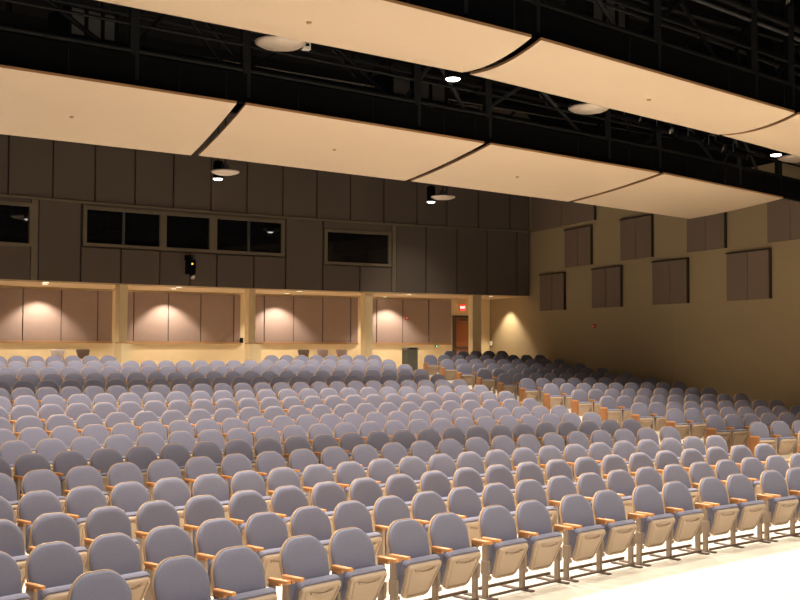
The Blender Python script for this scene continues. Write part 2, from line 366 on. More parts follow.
def seat_shapes(lo=False):
    n = 3 if lo else 8
    ol_s = outline(.257, .240, .511, .186, .05, n, .023)
    ol_c = outline(.247, .231, .488, .177, .05, n, .023)
    ol_p = outline(.222, .182, .345, .045, .07, 2 if lo else 5, .0)
    ol_q = outline(.226, .200, .35, .05, .07, 2 if lo else 5, .0)
    S = {}
    bm = B(); pillow(bm, ol_s, [(.02, -.022), (.003, -.013), (0, .004), (.004, .009)] if not lo else [(0, -.03), (0, .008)], BACK_M, .28); S['back_shell'] = (bm, M_SHELL)
    bm = B(); pillow(bm, ol_c, [(0, .006), (.0, .024), (.006, .036), (.022, .046), (.06, .052)] if not lo else [(0, .006), (.004, .03), (.05, .05)], BACK_M @ Matrix.Translation((0, 0, .012)), .28); S['back_cushion'] = (bm, M_FABRIC)
    # folded seat: underside shell faces the stage
    bm = B()
    if lo: pillow(bm, ol_p, [(0, -.012), (0, .02)], PAN_M)
    else:
        pillow(bm, ol_p, [(.004, -.020), (0, -.012), (0, .010), (.010, .024), (.030, .028), (.036, .014), (.044, .014), (.052, .022)], PAN_M, -.25)
        for i in range(8):
            x0, x1 = -.13+.0325*i, -.13+.0325*(i+1); z = .262+.030*(((x0+x1)/2)/.13)**2
            rbox(bm, (x0, .012, z), (x1, .036, z+.014), .003, 1, PAN_M)
    S['seat_pan'] = (bm, M_PAN)
    bm = B(); pillow(bm, ol_q, [(.03, -.085), (.008, -.078), (0, -.062), (0, -.03), (.006, -.016)] if not lo else [(.01, -.08), (0, -.02)], PAN_M @ Matrix.Translation((0, 0, .018))); S['seat_cushion'] = (bm, M_FABRIC)
    return S

def arm_bm(lo=False):
    bm = B()
    if lo: box(bm, (-.024, .128, .545), (.024, .350, .577))
    else:
        rbox(bm, (-.024, .128, .545), (.024, .350, .577), .010, 3)
        rbox(bm, (-.017, .135, .520), (.017, .25, .550), .004, 1)
    return bm
def leg_bm(front):
    bm = B()
    rbox(bm, (-.016, .125, .012), (.016, .19, .55), .006, 1)
    rbox(bm, (-.020, .115, .22), (.020, .21, .36), .008, 1)
    return bm
def side_panel_bm():
    bm = B(); rbox(bm, (-.018, .125, .0), (.018, .25, .53), .012, 2); return bm

class Proto: pass
P = Proto()
def build_prototypes():
    sh = seat_shapes()
    P.mesh = {}
    def me(name, bm, mat, smooth=40):
        m = bpy.data.meshes.new(name); bm.normal_update(); bm.to_mesh(m); bm.free(); m.materials.append(mat)
        m.shade_smooth(); m.set_sharp_from_angle(angle=math.radians(smooth)); return m
    for k, (bm, mt) in sh.items(): P.mesh[k] = me(k, bm, mt)
    P.mesh['armrest'] = me('armrest', arm_bm(), M_ARM)
    P.mesh['leg'] = me('leg', leg_bm(True), M_LEG)
    bm = B(); rbox(bm, (-.030, -.10, 0), (.030, .30, .016), .005, 1); P.mesh['foot'] = me('foot', bm, M_FOOT)
    bm = B(); rbox(bm, (-.535, .06, .065), (.0, .09, .095), .005, 1); rbox(bm, (-.535, .20, .020), (.0, .225, .045), .005, 1); P.mesh['floor_bar'] = me('floor_bar', bm, M_FOOT)
    P.mesh['side_panel'] = me('side_panel', side_panel_bm(), M_PAN)
    bm = B()
    M = Matrix.Translation((0, .16, .185)) @ Matrix.Rotation(PI/2, 4, 'Y')
    lathe(bm, [(0, .205), (.020, .205), (.026, .212), (.026, .243), (.020, .250), (0, .250)], 12, M)
    P.mesh['hinge'] = me('hinge', bm, M_PAN)
    bm = B(); rbox(bm, (-.024, .09, .0), (.024, .345, .545), .008, 2); P.mesh['end_panel'] = me('end_panel', bm, M_ENDWOOD)

def make_seat(th, k, block, first, last, R, portable, h):
    th -= .033/R
    base = pol(th, R, ROW_Z[k])
    o = empty('auditorium_seat', base, -th + PI)
    def part(name, dx=0.0):
        c = bpy.data.objects.new(name, P.mesh[name]); C.objects.link(c); c.parent = o
        if dx: c.location = (dx, 0, 0)
        return c
    for nme in ('back_shell', 'back_cushion', 'seat_pan', 'seat_cushion'): part(nme)
    if portable: part('hinge')
    def support(dx, end=False):
        part('armrest', dx)
        if end: part('end_panel', dx)
        elif portable:
            l = part('leg', dx); f = part('foot', 0); f.parent = l
        else: part('side_panel', dx)
    # local +x is the side facing the other block's end of the row (picture's near side)
    support(h, end=(block == 'side' and first))
    if last: support(-h)
    if portable: part('floor_bar', h)
    return o

ORD = ['', 'first', 'second', 'third', 'fourth', 'fifth', 'sixth', 'seventh', 'eighth', 'ninth', 'tenth', 'eleventh', 'twelfth', 'thirteenth', 'fourteenth', 'fifteenth', 'sixteenth', 'seventeenth', 'eighteenth', 'nineteenth', 'twentieth',
       'twenty-first', 'twenty-second', 'twenty-third', 'twenty-fourth', 'twenty-fifth', 'twenty-sixth']

CAM = Vector((0, 0, 2.48))
def build_seats():
    build_prototypes()
    allseats = []
    for (block, k), ths in SEATS.items():
        R = R_FRONT + PITCH*k + (.16 if block == 'side' else 0)
        ths = sorted(ths, reverse=True) if block == 'main' else sorted(ths)
        for i, t in enumerate(ths):
            d = (pol(t, R, ROW_Z[k]+.7)-CAM).length
            w = 1/d/d * (3 if (block == 'side' and i < 2) else 1) * (.6 if block == 'side' and i > 2 else 1)
            if block == 'main' and i < 1 and k > 1: w *= 1.3
            allseats.append((w, block, k, i, t, R, len(ths), abs(ths[0]-ths[1])*R if len(ths) > 1 else .55))
    allseats.sort(key=lambda s: -s[0])
    near, far = allseats[:300], allseats[300:]
    for w, block, k, i, t, R, n, sp in near:
        if block == 'main':
            if k == 0:
                # seats joined in pairs: both have an arm on the near side, the farther one closes the pair
                last = (i % 2 == 0)
                o = make_seat(t, k, block, False, last, R, True, .275)
                tag(o, 'front row grey seat with oak armrests, %s from the far end of that row' % ORD[i+1], 'seat', 'paired seats of the front row')
            else:
                o = make_seat(t, k, block, False, i == 0, R, False, sp/2)
                e = 'far end' if k == 1 else 'aisle'
                tag(o, 'main block grey seat, %s from the %s, %s row from the stage' % (ORD[i+1], e, ORD[k+1]), 'seat', 'grey seats of the main block')
        else:
            o = make_seat(t, k, block, i == 0, i == n-1, R, False, sp/2)
            tag(o, 'side block grey seat by khaki wall, %s from the aisle, %s row from the stage' % (ORD[i+1], ORD[k-2]), 'seat', 'grey seats of the side block')
    # seats beyond the three hundred nearest: one object
    verts, faces, mi = [], [], []
    parts = [(bm, idx) for idx, (nm, (bm, mt)) in enumerate(seat_shapes(True).items())]
    a = arm_bm(True)
    for v in a.verts: v.co.x += .267
    parts.append((a, 4))
    s = B(); box(s, (.249, .125, .0), (.285, .25, .545)); parts.append((s, 2))
    lib = []
    for bm, idx in parts:
        bm.verts.index_update()
        lib.append(([v.co.copy() for v in bm.verts], [[v.index for v in f.verts] for f in bm.faces], idx)); bm.free()
    for w, block, k, i, t, R, n, sp in far:
        t -= .025/R
        M = Matrix.Translation(pol(t, R, ROW_Z[k])) @ Matrix.Rotation(-t+PI, 4, 'Z')
        for vs, fs, idx in lib:
            o0 = len(verts); verts += [tuple(M @ v) for v in vs]
            faces += [[q+o0 for q in f] for f in fs]; mi += [idx]*len(fs)
    me = bpy.data.meshes.new('distant_seating'); me.from_pydata(verts, [], faces)
    for m in (M_SHELL, M_FABRIC, M_PAN, M_FABRIC, M_ARM): me.materials.append(m)
    me.polygons.foreach_set('material_index', mi); me.shade_smooth(); me.set_sharp_from_angle(angle=math.radians(40))
    o = bpy.data.objects.new('distant_seating', me); C.objects.link(o)
    tag(o, 'mass of grey seats filling the rearmost rows below the rear wall', 'seating', None, 'stuff')

# ------------------------------------------------------------------ ceiling reflectors, catwalks, lamps
def cloud(name, near_edge, far_edge, z, label, sag, hang, dots, thick=.035, lift=0.0):
    """A long maple reflector: near and far edge given by two corners each; sag bows it downward across its depth."""
    (a, b), (d, c) = near_edge, far_edge
    a, b, c, d = (Vector((*p, 0)) for p in (a, b, c, d))
    ctr = (a+b+c+d)/4
    o = empty(name, (ctr.x, ctr.y, z))
    bm = B(); n = 12; m = 4
    def P3(u, v, dz):
        p = (a*(1-u)+b*u)*(1-v)+(d*(1-u)+c*u)*v
        return Vector((p.x-ctr.x, p.y-ctr.y, dz - sag*4*v*(1-v)))
    lowr = [[bm.verts.new(P3(i/m, j/n, 0)) for j in range(n+1)] for i in range(m+1)]
    upr = [[bm.verts.new(P3(i/m, j/n, thick)) for j in range(n+1)] for i in range(m+1)]
    for i in range(m):
        for j in range(n):
            bm.faces.new((lowr[i][j], lowr[i][j+1], lowr[i+1][j+1], lowr[i+1][j])); bm.faces.new((upr[i][j], upr[i+1][j], upr[i+1][j+1], upr[i][j+1]))
    for i in range(m):
        bm.faces.new((lowr[i][0], lowr[i+1][0], upr[i+1][0], upr[i][0])); bm.faces.new((lowr[i+1][n], lowr[i][n], upr[i][n], upr[i+1][n]))
    for j in range(n):
        bm.faces.new((lowr[0][j+1], lowr[0][j], upr[0][j], upr[0][j+1])); bm.faces.new((lowr[m][j], lowr[m][j+1], upr[m][j+1], upr[m][j]))
    bm.faces.ensure_lookup_table()
    for f in list(bm.faces)[2*m*n:]: f.material_index = 1
    mesh_obj('reflector_panel', bm, [M_CLOUD, M_TAN_TRIM], o, 30)
    bm = B()
    for v in (.12, .88):
        p, q = P3(.04, v, thick+.02), P3(.96, v, thick+.02); bar(bm, p, q, .035, 4, square=True)
    mesh_obj('back_frame', bm, M_STEEL, o)
    for u in hang:
        bm = B(); p = P3(u, .03, thick); bar(bm, p, p+Vector((0, 0, .16)), .012, 6); bar(bm, p+Vector((0, 0, .16)), p+Vector((.0, .0, .40)), .005, 5)
        mesh_obj('hanger_clip', bm, M_STEEL, o)
    for u, v in dots:
        bm = B(); p = P3(u, v, 0); lathe(bm, [(0, -.022), (.022, -.020), (.034, -.005), (.034, .0)], 14, Matrix.Translation(p)); mesh_obj('sprinkler_cap', bm, M_SHELL, o, 40)
    tag(o, label, 'ceiling reflector', 'maple ceiling reflectors')
    return o

def build_reflectors():
    zF, zN = 5.88, 6.18
    F = [(((-1.0, 14.32), (3.71, 15.74)), ((-.75, 19.13), (3.98, 20.40))),
         (((3.85, 15.77), (8.32, 17.27)), ((4.11, 20.37), (8.71, 21.85))),
         (((8.47, 17.32), (12.95, 18.95)), ((8.85, 21.86), (13.52, 23.52))),
         (((13.08, 18.98), (17.75, 21.05)), ((13.67, 23.54), (18.32, 25.44)))]
    Fl = ['maple ceiling reflector nearest the photographer in the rear rank, its end out of frame', 'second maple reflector of the rear rank, above the booth windows',
          'third maple reflector of the rear rank, next to the one by the khaki wall', 'end maple reflector of the rear rank with free corner by the khaki wall']
    dots = [[(.53, .5)], [(.475, .47)], [(.40, .5)], []]
    for (ne, fe), l, dt in zip(F, Fl, dots): cloud('ceiling_reflector', ne, fe, zF, l, .03, (.2, .5, .82, .97), dt)
    N = [(((.40, 10.10), (6.44, 12.06)), ((.30, 12.20), (6.40, 13.98))),
         (((6.60, 12.12), (12.40, 14.42)), ((6.55, 14.04), (12.44, 16.42))),
         (((12.52, 14.47), (17.6, 16.8)), ((12.56, 16.46), (17.6, 18.75)))]
    Nl = ['bowed maple reflector of the front rank nearest the photographer, cut by the frame', 'bowed middle maple reflector of the front rank, lit downlight at its corner', 'bowed maple reflector of the front rank beside the khaki wall']
    dots = [[(.55, .5)], [(.50, .45)], []]
    for (ne, fe), l, dt in zip(N, Nl, dots): cloud('ceiling_reflector', ne, fe, zN, l, .08, (.3, .7, .96), dt)

def catwalk(name, pts, z0, fh, th, label, post_step, off=.15, depth=1.1, seed=1):
    """Fascia plate, posts, pipes and bracing following a chain of points in plan."""
    rnd = random.Random(seed)
    o = empty(name, (0, 0, 0))
    P2 = [Vector((*p, 0)) for p in pts]
    bm = B()
    for a, b in zip(P2, P2[1:]):
        d = (b-a).normalized(); n = Vector((-d.y, d.x, 0))
        q = [a+n*off, b+n*off, b+n*(off+.12), a+n*(off+.12)]
        slab(bm, [(p.x, p.y) for p in q], z0, z0+fh)
        q = [a+n*(off+depth), b+n*(off+depth), b+n*(off+depth+.1), a+n*(off+depth+.1)]
        slab(bm, [(p.x, p.y) for p in q], z0+.1, z0+fh)
    mesh_obj('fascia', bm, M_BLACK, o)
    bm = B()
    for a, b in zip(P2, P2[1:]):
        d = (b-a).normalized(); n = Vector((-d.y, d.x, 0))
        q = [a+n*(off+.12), b+n*(off+.12), b+n*(off+depth), a+n*(off+depth)]
        slab(bm, [(p.x, p.y) for p in q], z0+fh-.08, z0+fh-.03)
    mesh_obj('walkway_deck', bm, M_BLACK, o)
    # pipes
    for hz, r, mt in ((fh+.06, .045, M_STEEL), (fh+.42, .024, M_STEEL), (fh+.86, .03, M_GREYSTEEL), (fh+1.02, .05, M_STEEL)):
        for dd in (off+.05, off+depth):
            bm = B()
            for a, b in zip(P2, P2[1:]):
                d = (b-a).normalized(); n = Vector((-d.y, d.x, 0))
                bar(bm, a+n*dd+Vector((0, 0, z0+hz)), b+n*dd+Vector((0, 0, z0+hz)), r, 8)
            mesh_obj('rail_pipe', bm, mt, o, 50)
    # posts and diagonals
    posts = []
    for a, b in zip(P2, P2[1:]):
        L = (b-a).length; d = (b-a).normalized(); n = Vector((-d.y, d.x, 0)); s = 0.2
        while s < L:
            posts.append((a+d*s, n, d)); s += post_step
    for p, n, d in posts:
        bm = B(); q = p+n*(off+.06)
        bar(bm, q+Vector((0, 0, z0+fh*.2)), q+Vector((0, 0, Z_CEIL-.05)), .085, 4, square=True); mesh_obj('post', bm, M_STEEL, o)
    for (p, n, d), (p2, n2, d2) in zip(posts, posts[1:]):
        bm = B(); m = (p+p2)/2
        for a, b in ((p, m), (p2, m)):
            bar(bm, a+n*(off+.5)+Vector((0, 0, z0+fh+.05)), b+n*(off+.5)+Vector((0, 0, z0+fh+1.0)), .035, 6)
        mesh_obj('brace', bm, M_GREYSTEEL if rnd.random() < .3 else M_STEEL, o)
    tag(o, label, 'catwalk', 'black catwalks')
    return o

def build_rig():
    catwalk('catwalk', [(-5.0, 13.1), (-1.0, 14.32), (3.78, 15.75), (8.40, 17.29), (13.0, 18.96), (17.75, 21.05), (19.3, 21.75)], 5.95, .42, .1, 'black steel catwalk with pipe rails over the rear rank of reflectors', 3.25, seed=3)
    catwalk('catwalk', [(-5.0, 8.3), (.40, 10.10), (6.52, 12.09), (12.45, 14.44), (17.6, 16.8), (19.3, 17.6)], 6.25, .40, .1, 'black steel catwalk with pipe rails over the front rank of reflectors', 2.6, seed=5)
    # roof trusses high up across the hall
    for i, y0 in enumerate((14.5, 18.5, 23.0, 27.5)):
        o = empty('roof_truss', (0, 0, 0))
        a, b = Vector((-8, y0-3, 0)), Vector((WALL_X-.1, y0+4.6, 0))
        for z in (8.55, 9.9):
            bm = B(); bar(bm, a+Vector((0, 0, z)), b+Vector((0, 0, z)), .09, 4, square=True); mesh_obj('chord', bm, M_STEEL, o)
        n = 18
        bm = B()
        for j in range(n):
            p = a.lerp(b, j/n); q = a.lerp(b, (j+1)/n)
            z0, z1 = (8.55, 9.9) if j % 2 else (9.9, 8.55)
            bar(bm, p+Vector((0, 0, z0)), q+Vector((0, 0, z1)), .045, 4, square=True)
        mesh_obj('web', bm, M_STEEL, o)
        bm = B()
        for j in range(0, n+1, 6):
            p = a.lerp(b, j/n); bar(bm, p+Vector((0, 0, 9.9)), p+Vector((0, 0, Z_CEIL)), .05, 6)
        mesh_obj('hanger_rod', bm, M_STEEL, o)
        tag(o, 'black roof truss under the dark ceiling, %s from the stage' % ORD[i+1], 'truss', 'black roof trusses')
    # ducts in the dark above the catwalk
    for lab, x0, y0, x1, y1, z, r in (('grey air duct behind the catwalk rails above the first rear reflector', 1.62, 19.75, 2.42, 20.05, 7.70, .36),
                                      ('grey air duct between catwalk posts above the second rear reflector', 7.3, 19.35, 8.6, 19.85, 7.2, .2),
                                      ('grey air duct deep in the rigging over the front catwalk', 8.95, 15.2, 9.8, 15.55, 7.7, .22)):
        c = Vector(((x0+x1)/2, (y0+y1)/2, z)); o = empty('air_duct', c)
        d = Vector((x1-x0, y1-y0, 0)); L = d.length; d.normalize(); n = Vector((-d.y, d.x, 0))
        bm = B()
        q = [d*(-L/2)-n*r, d*(L/2)-n*r, d*(L/2)+n*r, d*(-L/2)+n*r]
        slab(bm, [(p.x, p.y) for p in q], -r, r); mesh_obj('duct_body', bm, M_DUCT, o)
        for s in (-.5, -.15, .2, .5):
            bm = B(); p = d*(L*s)
            q = [p-d*.03-n*(r+.03), p+d*.03-n*(r+.03), p+d*.03+n*(r+.03), p-d*.03+n*(r+.03)]
            slab(bm, [(v.x, v.y) for v in q], -r-.03, r+.03); mesh_obj('flange', bm, M_STEEL, o)
        bm = B()
        for s in (-.4, .4):
            bar(bm, d*(L*s)+Vector((0, 0, r)), d*(L*s)+Vector((0, 0, Z_CEIL-z)), .02, 6)
        mesh_obj('hanger_rod', bm, M_STEEL, o)
        tag(o, lab, 'duct', 'air ducts')
    # slotted grey channel high at the picture's edge
    o = empty('cable_tray', (15.9, 16.4, 9.3), math.radians(24))
    bm = B(); box(bm, (-2.2, -.22, 0), (1.6, .22, .03)); box(bm, (-2.2, -.24, 0), (1.6, -.22, .12)); box(bm, (-2.2, .22, 0), (1.6, .24, .12)); mesh_obj('tray', bm, M_DUCT, o)
    bm = B()
    for i in range(6): box(bm, (-1.9+.5*i, -.05, -.006), (-1.62+.5*i, .02, .002))
    mesh_obj('slot', bm, M_BLACK, o)
    bm = B()
    for x in (-1.8, 1.2): bar(bm, (x, 0, .03), (x, 0, Z_CEIL-9.3), .015, 6)
    mesh_obj('hanger_rod', bm, M_STEEL, o)
    tag(o, 'pale slotted metal tray hung high above the front catwalk', 'cable tray')
    # theatre spotlights
    def spotlight(loc, yaw, tilt, label, group, s=1.0):
        o = empty('stage_spotlight', loc, yaw)
        M = Matrix.Rotation(tilt, 4, 'X') @ Matrix.Scale(s, 4)
        bm = B(); lathe(bm, [(0, -.22), (.07, -.22), (.10, -.18), (.10, .02), (.075, .06), (.075, .24), (.09, .26), (.09, .30), (.078, .30), (.074, .27)], 18, M); mesh_obj('lamp_body', bm, M_BLACK, o, 40)
        bm = B(); lathe(bm, [(0, .285), (.045, .280), (.074, .270)], 18, M); mesh_obj('lens', bm, M_LENS, o, 60)
        bm = B()
        for sx in (-.125*s, .125*s): bar(bm, (sx, 0, 0), (sx, 0, .20*s), .010, 6)
        bar(bm, (-.13*s, 0, .20*s), (.13*s, 0, .20*s), .010, 6); mesh_obj('yoke', bm, M_GREYSTEEL, o)
        bm = B(); rbox(bm, (-.03*s, -.03*s, .20*s), (.03*s, .03*s, .34*s), .006, 1); mesh_obj('clamp', bm, M_GREYSTEEL, o)
        tag(o, label, 'spotlight', group)
    g = 'stage spotlights on the rear catwalk'
    spots = [((11.55, 17.90, 6.72), 'black stage spotlight on the rear catwalk, hanging by a cable beside the front reflector'),
             ((12.60, 18.35, 6.66), 'black stage spotlight on the rear catwalk, first of the close-set four'),
             ((13.55, 18.78, 6.62), 'black stage spotlight on the rear catwalk, second of the close-set four'),
             ((14.40, 19.20, 6.58), 'black stage spotlight on the rear catwalk, third of the close-set four'),
             ((15.30, 19.62, 6.56), 'black stage spotlight on the rear catwalk, last of the four towards the wall')]
    for (p, l), yw in zip(spots, (.5, .2, .7, .35, .6)): spotlight(p, yw+PI, math.radians(-112), l, g)
    g = 'stage spotlights on the front catwalk'
    for p, yw, l in (((8.05, 12.55, 7.95), .3, 'black stage spotlight on the front catwalk where two front reflectors meet'),
                     ((9.75, 13.25, 7.80), .6, 'black stage spotlight on the front catwalk over the middle of a reflector'),
                     ((11.6, 13.95, 7.85), .3, 'black stage spotlight on the front catwalk near the last reflector joint'),
                     ((6.70, 12.0, 7.90), .1, 'black stage spotlight at the top edge of the photograph over the front catwalk')):
        spotlight(p, yw+PI, math.radians(-118), l, g, 1.1)
    # saucer-shaped discs and cylinder downlights
    for p, s, l in (((4.19, 15.19, 6.63), .355, 'large pearly round disc behind the front reflector nearest the photographer'),
                    ((10.40, 17.35, 6.63), .36, 'pearly round disc tucked behind the middle front reflector'),
                    ((17.35, 20.20, 6.63), .36, 'pearly round disc by the khaki wall, cut by the frame'),
                    ((6.36, 28.14, 6.78), .36, 'small pinkish disc above the booth windows'),
                    ((13.34, 30.45, 6.78), .36, 'small pinkish disc beside the black cylinder lamp')):
        o = empty('ceiling_disc', p)
        bm = B(); lathe(bm, [(0, -.060), (.10, -.056), (.20, -.042), (.28, -.020), (s-.02, .008), (s, .025), (s, .04), (s-.04, .06), (.10, .09), (0, .09)], 40); mesh_obj('saucer', bm, M_DISC, o, 50)
        bm = B(); bar(bm, (0, 0, .08), (0, 0, Z_CEIL-p[2]), .016, 8); mesh_obj('hanging_rod', bm, M_STEEL, o)
        bm = B(); lathe(bm, [(0, .085), (.09, .085), (.09, .2), (.05, .24), (0, .24)], 20); mesh_obj('driver_can', bm, M_GREYSTEEL, o, 40)
        tag(o, l, 'ceiling disc', 'pearly ceiling discs')
    for p, l in (((7.14, 15.93, 6.58), 'lit cylinder downlight at the joint of the front reflectors'),
                 ((16.40, 19.67, 6.58), 'lit cylinder downlight near the khaki wall'),
                 ((6.27, 28.56, 6.68), 'lit cylinder downlight above the booth windows'),
                 ((13.07, 30.71, 6.68), 'lit black cylinder downlight before the corner of the booth wall')):
        downlight(p, l)
    # small things on the catwalk
    o = empty('junction_box', (.72, 14.75, 6.98)); bm = B(); rbox(bm, (-.09, -.05, -.05), (.09, .05, .05), .01, 1); mesh_obj('housing', bm, M_TRIM, o)
    bm = B(); bar(bm, (-.06, 0, .05), (-.06, 0, .37), .008, 6); mesh_obj('conduit', bm, M_GREYSTEEL, o)
    tag(o, 'small tan junction box on the rear catwalk above the first reflector', 'junction box')
    o = empty('emergency_light', (4.78, 15.92, 6.85)); bm = B(); rbox(bm, (-.06, -.05, -.06), (.06, .05, .06), .01, 2); mesh_obj('housing', bm, M_WHITE, o)
    bm = B(); rbox(bm, (-.035, -.062, -.012), (.035, -.048, .028), .006, 1); mesh_obj('lens', bm, M_BLACK, o)
    bm = B(); bar(bm, (0, 0, .06), (.03, .03, .30), .007, 6); mesh_obj('bracket', bm, M_GREYSTEEL, o)
    tag(o, 'small white fixture hanging below the large pearly disc', 'light')

def downlight(p, label):
    o = empty('downlight', p)
    bm = B(); lathe(bm, [(.118, .0), (.125, .0), (.125, .42), (.10, .46), (0, .46)], 24); mesh_obj('cylinder_housing', bm, M_BLACK, o, 40)
    bm = B(); lathe(bm, [(0, -.032), (.045, -.030), (.085, -.022), (.112, -.004), (.116, .03)], 24); f = mesh_obj('lens', bm, M_LAMP, o)
    bm = B(); bar(bm, (0, 0, .46), (0, 0, Z_CEIL-p[2]), .012, 6); mesh_obj('stem', bm, M_STEEL, o)
    tag(o, label, 'downlight', 'cylinder downlights')

# ------------------------------------------------------------------ things on the walls and in the recess
def build_wall_things():
    def acoustic(y1, y0, z0, z1, label):
        c = Vector((WALL_X, (y0+y1)/2, (z0+z1)/2)); c.x -= .006; o = empty('acoustic_panel', c)
        hy, hz = (y1-y0)/2, (z1-z0)/2
        for s in (-1, 1):
            bm = B(); a, b = (-hy, -.011) if s < 0 else (.011, hy)
            rbox(bm, (-.05, a, -hz), (.0, b, hz), .006, 1); mesh_obj('fabric_face', bm, M_FABRIC_SIDE, o)
        bm = B(); box(bm, (-.075, -hy-.04, hz), (0, hy, hz+.04)); box(bm, (-.075, -hy-.04, -hz), (0, -hy, hz)); mesh_obj('shade_strip', bm, M_WALLBASE, o)  # shade line at panel top and near side, made as dark strips
        tag(o, label, 'acoustic panel', 'brown acoustic panels on the khaki wall')
    lowl = ['brown fabric panel of the lowest rank, nearest the booth corner', 'brown fabric panel of the lowest rank, above the red alarm', 'third brown fabric panel of the lowest rank from the booth corner', 'brown fabric panel of the lowest rank, farthest from the booth']
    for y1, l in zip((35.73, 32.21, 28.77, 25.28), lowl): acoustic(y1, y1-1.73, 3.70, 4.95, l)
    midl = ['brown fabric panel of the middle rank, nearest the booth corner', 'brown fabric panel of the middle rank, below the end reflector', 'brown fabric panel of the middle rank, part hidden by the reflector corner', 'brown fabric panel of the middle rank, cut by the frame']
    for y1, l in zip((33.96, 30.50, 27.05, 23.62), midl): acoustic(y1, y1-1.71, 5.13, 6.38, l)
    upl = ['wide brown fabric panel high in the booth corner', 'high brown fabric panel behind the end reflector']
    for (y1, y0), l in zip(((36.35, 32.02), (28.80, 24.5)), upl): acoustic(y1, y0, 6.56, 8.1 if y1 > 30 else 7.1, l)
    # alarm pull station
    o = empty('fire_alarm', (WALL_X, 32.10, 3.12)); bm = B(); rbox(bm, (-.06, -.06, -.07), (0, .06, .07), .012, 2); mesh_obj('housing', bm, M_RED, o)
    bm = B(); rbox(bm, (-.075, -.04, -.02), (-.055, .04, .0), .004, 1); mesh_obj('handle', bm, M_WHITE, o)
    tag(o, 'red fire alarm pull station on the khaki wall', 'fire alarm')
    q = pol(-.0803, R_REAR-.06, 3.49)
    o = empty('fire_strobe', q, .0803); bm = B(); rbox(bm, (-.06, -.05, -.07), (.06, 0, .07), .012, 2); mesh_obj('housing', bm, M_RED, o)
    bm = B(); rbox(bm, (-.025, -.065, -.03), (.025, -.045, .03), .006, 1); mesh_obj('lens', bm, M_WHITE, o)
    tag(o, 'red alarm strobe on the fabric wall under the booth', 'fire alarm')
    o = empty('wall_switch', (WALL_X, 39.72, 2.56)); bm = B(); rbox(bm, (-.05, -.10, -.09), (0, .10, .09), .012, 2); mesh_obj('plate', bm, M_WHITE, o)
    bm = B(); rbox(bm, (-.065, -.03, -.04), (-.045, .03, .04), .006, 1); mesh_obj('rocker', bm, M_WHITE, o)
    tag(o, 'small white wall box by the corner past the door', 'wall switch')
    q = pol(-.0614, R_REAR-.02, 2.44)
    o = empty('indicator_light', q, .0614); bm = B(); rbox(bm, (-.05, -.03, -.04), (.05, .02, .04), .008, 1); mesh_obj('plate', bm, M_DARKFRAME, o)
    bm = B(); lathe(bm, [(0, .045), (.018, .04), (.022, .03)], 12, Matrix.Rotation(PI/2, 4, 'X')); mesh_obj('led', bm, M_GREEN_LED, o)
    tag(o, 'tiny green indicator light low on the rear wall', 'indicator light')
    # exit sign over the door
    q = pol(-.0455, R_REAR-.01, 3.92)
    o = empty('exit_sign', q, .0455+.2); bm = B(); rbox(bm, (-.14, -.05, -.12), (.14, .0, .12), .012, 2); mesh_obj('housing', bm, M_RED, o)
    bm = B(); box(bm, (-.128, -.058, -.108), (.128, -.05, .108)); mesh_obj('lit_face', bm, M_EXIT, o)
    cu = bpy.data.curves.new('exit_lettering', 'FONT'); cu.body = 'EXIT'; cu.size = .115; cu.align_x = 'CENTER'; cu.align_y = 'CENTER'; cu.extrude = .002
    cu.materials.append(M_EXIT_LETTER)
    tmp = bpy.data.objects.new('lettering_outline', cu); C.objects.link(tmp); bpy.context.view_layer.update()
    me = bpy.data.meshes.new_from_object(tmp.evaluated_get(bpy.context.evaluated_depsgraph_get())); bpy.data.objects.remove(tmp)
    t = bpy.data.objects.new('lettering', me); C.objects.link(t); t.parent = o; t.location = (0, -.062, 0); t.rotation_euler = (PI/2, 0, 0)
    tag(o, 'red lit EXIT sign over the wooden door', 'exit sign')
    # projector bracketed to the booth wall
    q = pol(-.2263, R_BOOTH-.02, 4.85)
    o = empty('wall_camera', q, .2256)
    bm = B(); rbox(bm, (-.10, -.06, .20), (.10, .02, .36), .01, 1); rbox(bm, (-.03, -.22, .22), (.03, -.04, .28), .008, 1); mesh_obj('bracket', bm, M_BLACK, o)
    bm = B(); rbox(bm, (-.13, -.36, -.24), (.13, -.10, .20), .03, 2); mesh_obj('housing', bm, M_BLACK, o)
    bm = B(); lathe(bm, [(0, .12), (.07, .12), (.075, .10), (.075, 0)], 18, Matrix.Translation((0, -.30, -.30)) @ Matrix.Rotation(math.radians(115), 4, 'X')); mesh_obj('lens', bm, M_LENS, o, 40)
    bm = B(); rbox(bm, (-.025, -.375, .05), (.025, -.355, .10), .006, 1); mesh_obj('status_light', bm, M_ORANGE_LED, o)
    bm = B(); rbox(bm, (.05, -.30, .20), (.14, -.14, .36), .012, 1); mesh_obj('side_box', bm, M_GREYSTEEL, o)
    tag(o, 'black camera unit with orange light on the booth wall', 'camera')
    # small black speaker box on the column
    q = pol(-.1757, R_REAR, 2.62); o = empty('wall_speaker', q, .1757)
    bm = B(); rbox(bm, (-.06, -.10, -.09), (.04, .0, .09), .015, 2); mesh_obj('housing', bm, M_BLACK, o)
    bm = B(); rbox(bm, (-.05, -.108, -.075), (.03, -.095, .075), .005, 1); mesh_obj('grille', bm, M_STEEL, o)
    tag(o, 'small black speaker box on the rear wall beside the second cream column', 'speaker')
    # grey bin
    q = pol(-.0948, 66.0, 1.455); o = empty('trash_can', q, .0964)
    bm = B(); rbox(bm, (-.215, -.215, 0), (.215, .215, .86), .03, 2); mesh_obj('bin_body', bm, M_BIN, o)
    bm = B(); rbox(bm, (-.225, -.225, .86), (.225, .225, .945), .025, 2); mesh_obj('lid', bm, M_BIN, o)
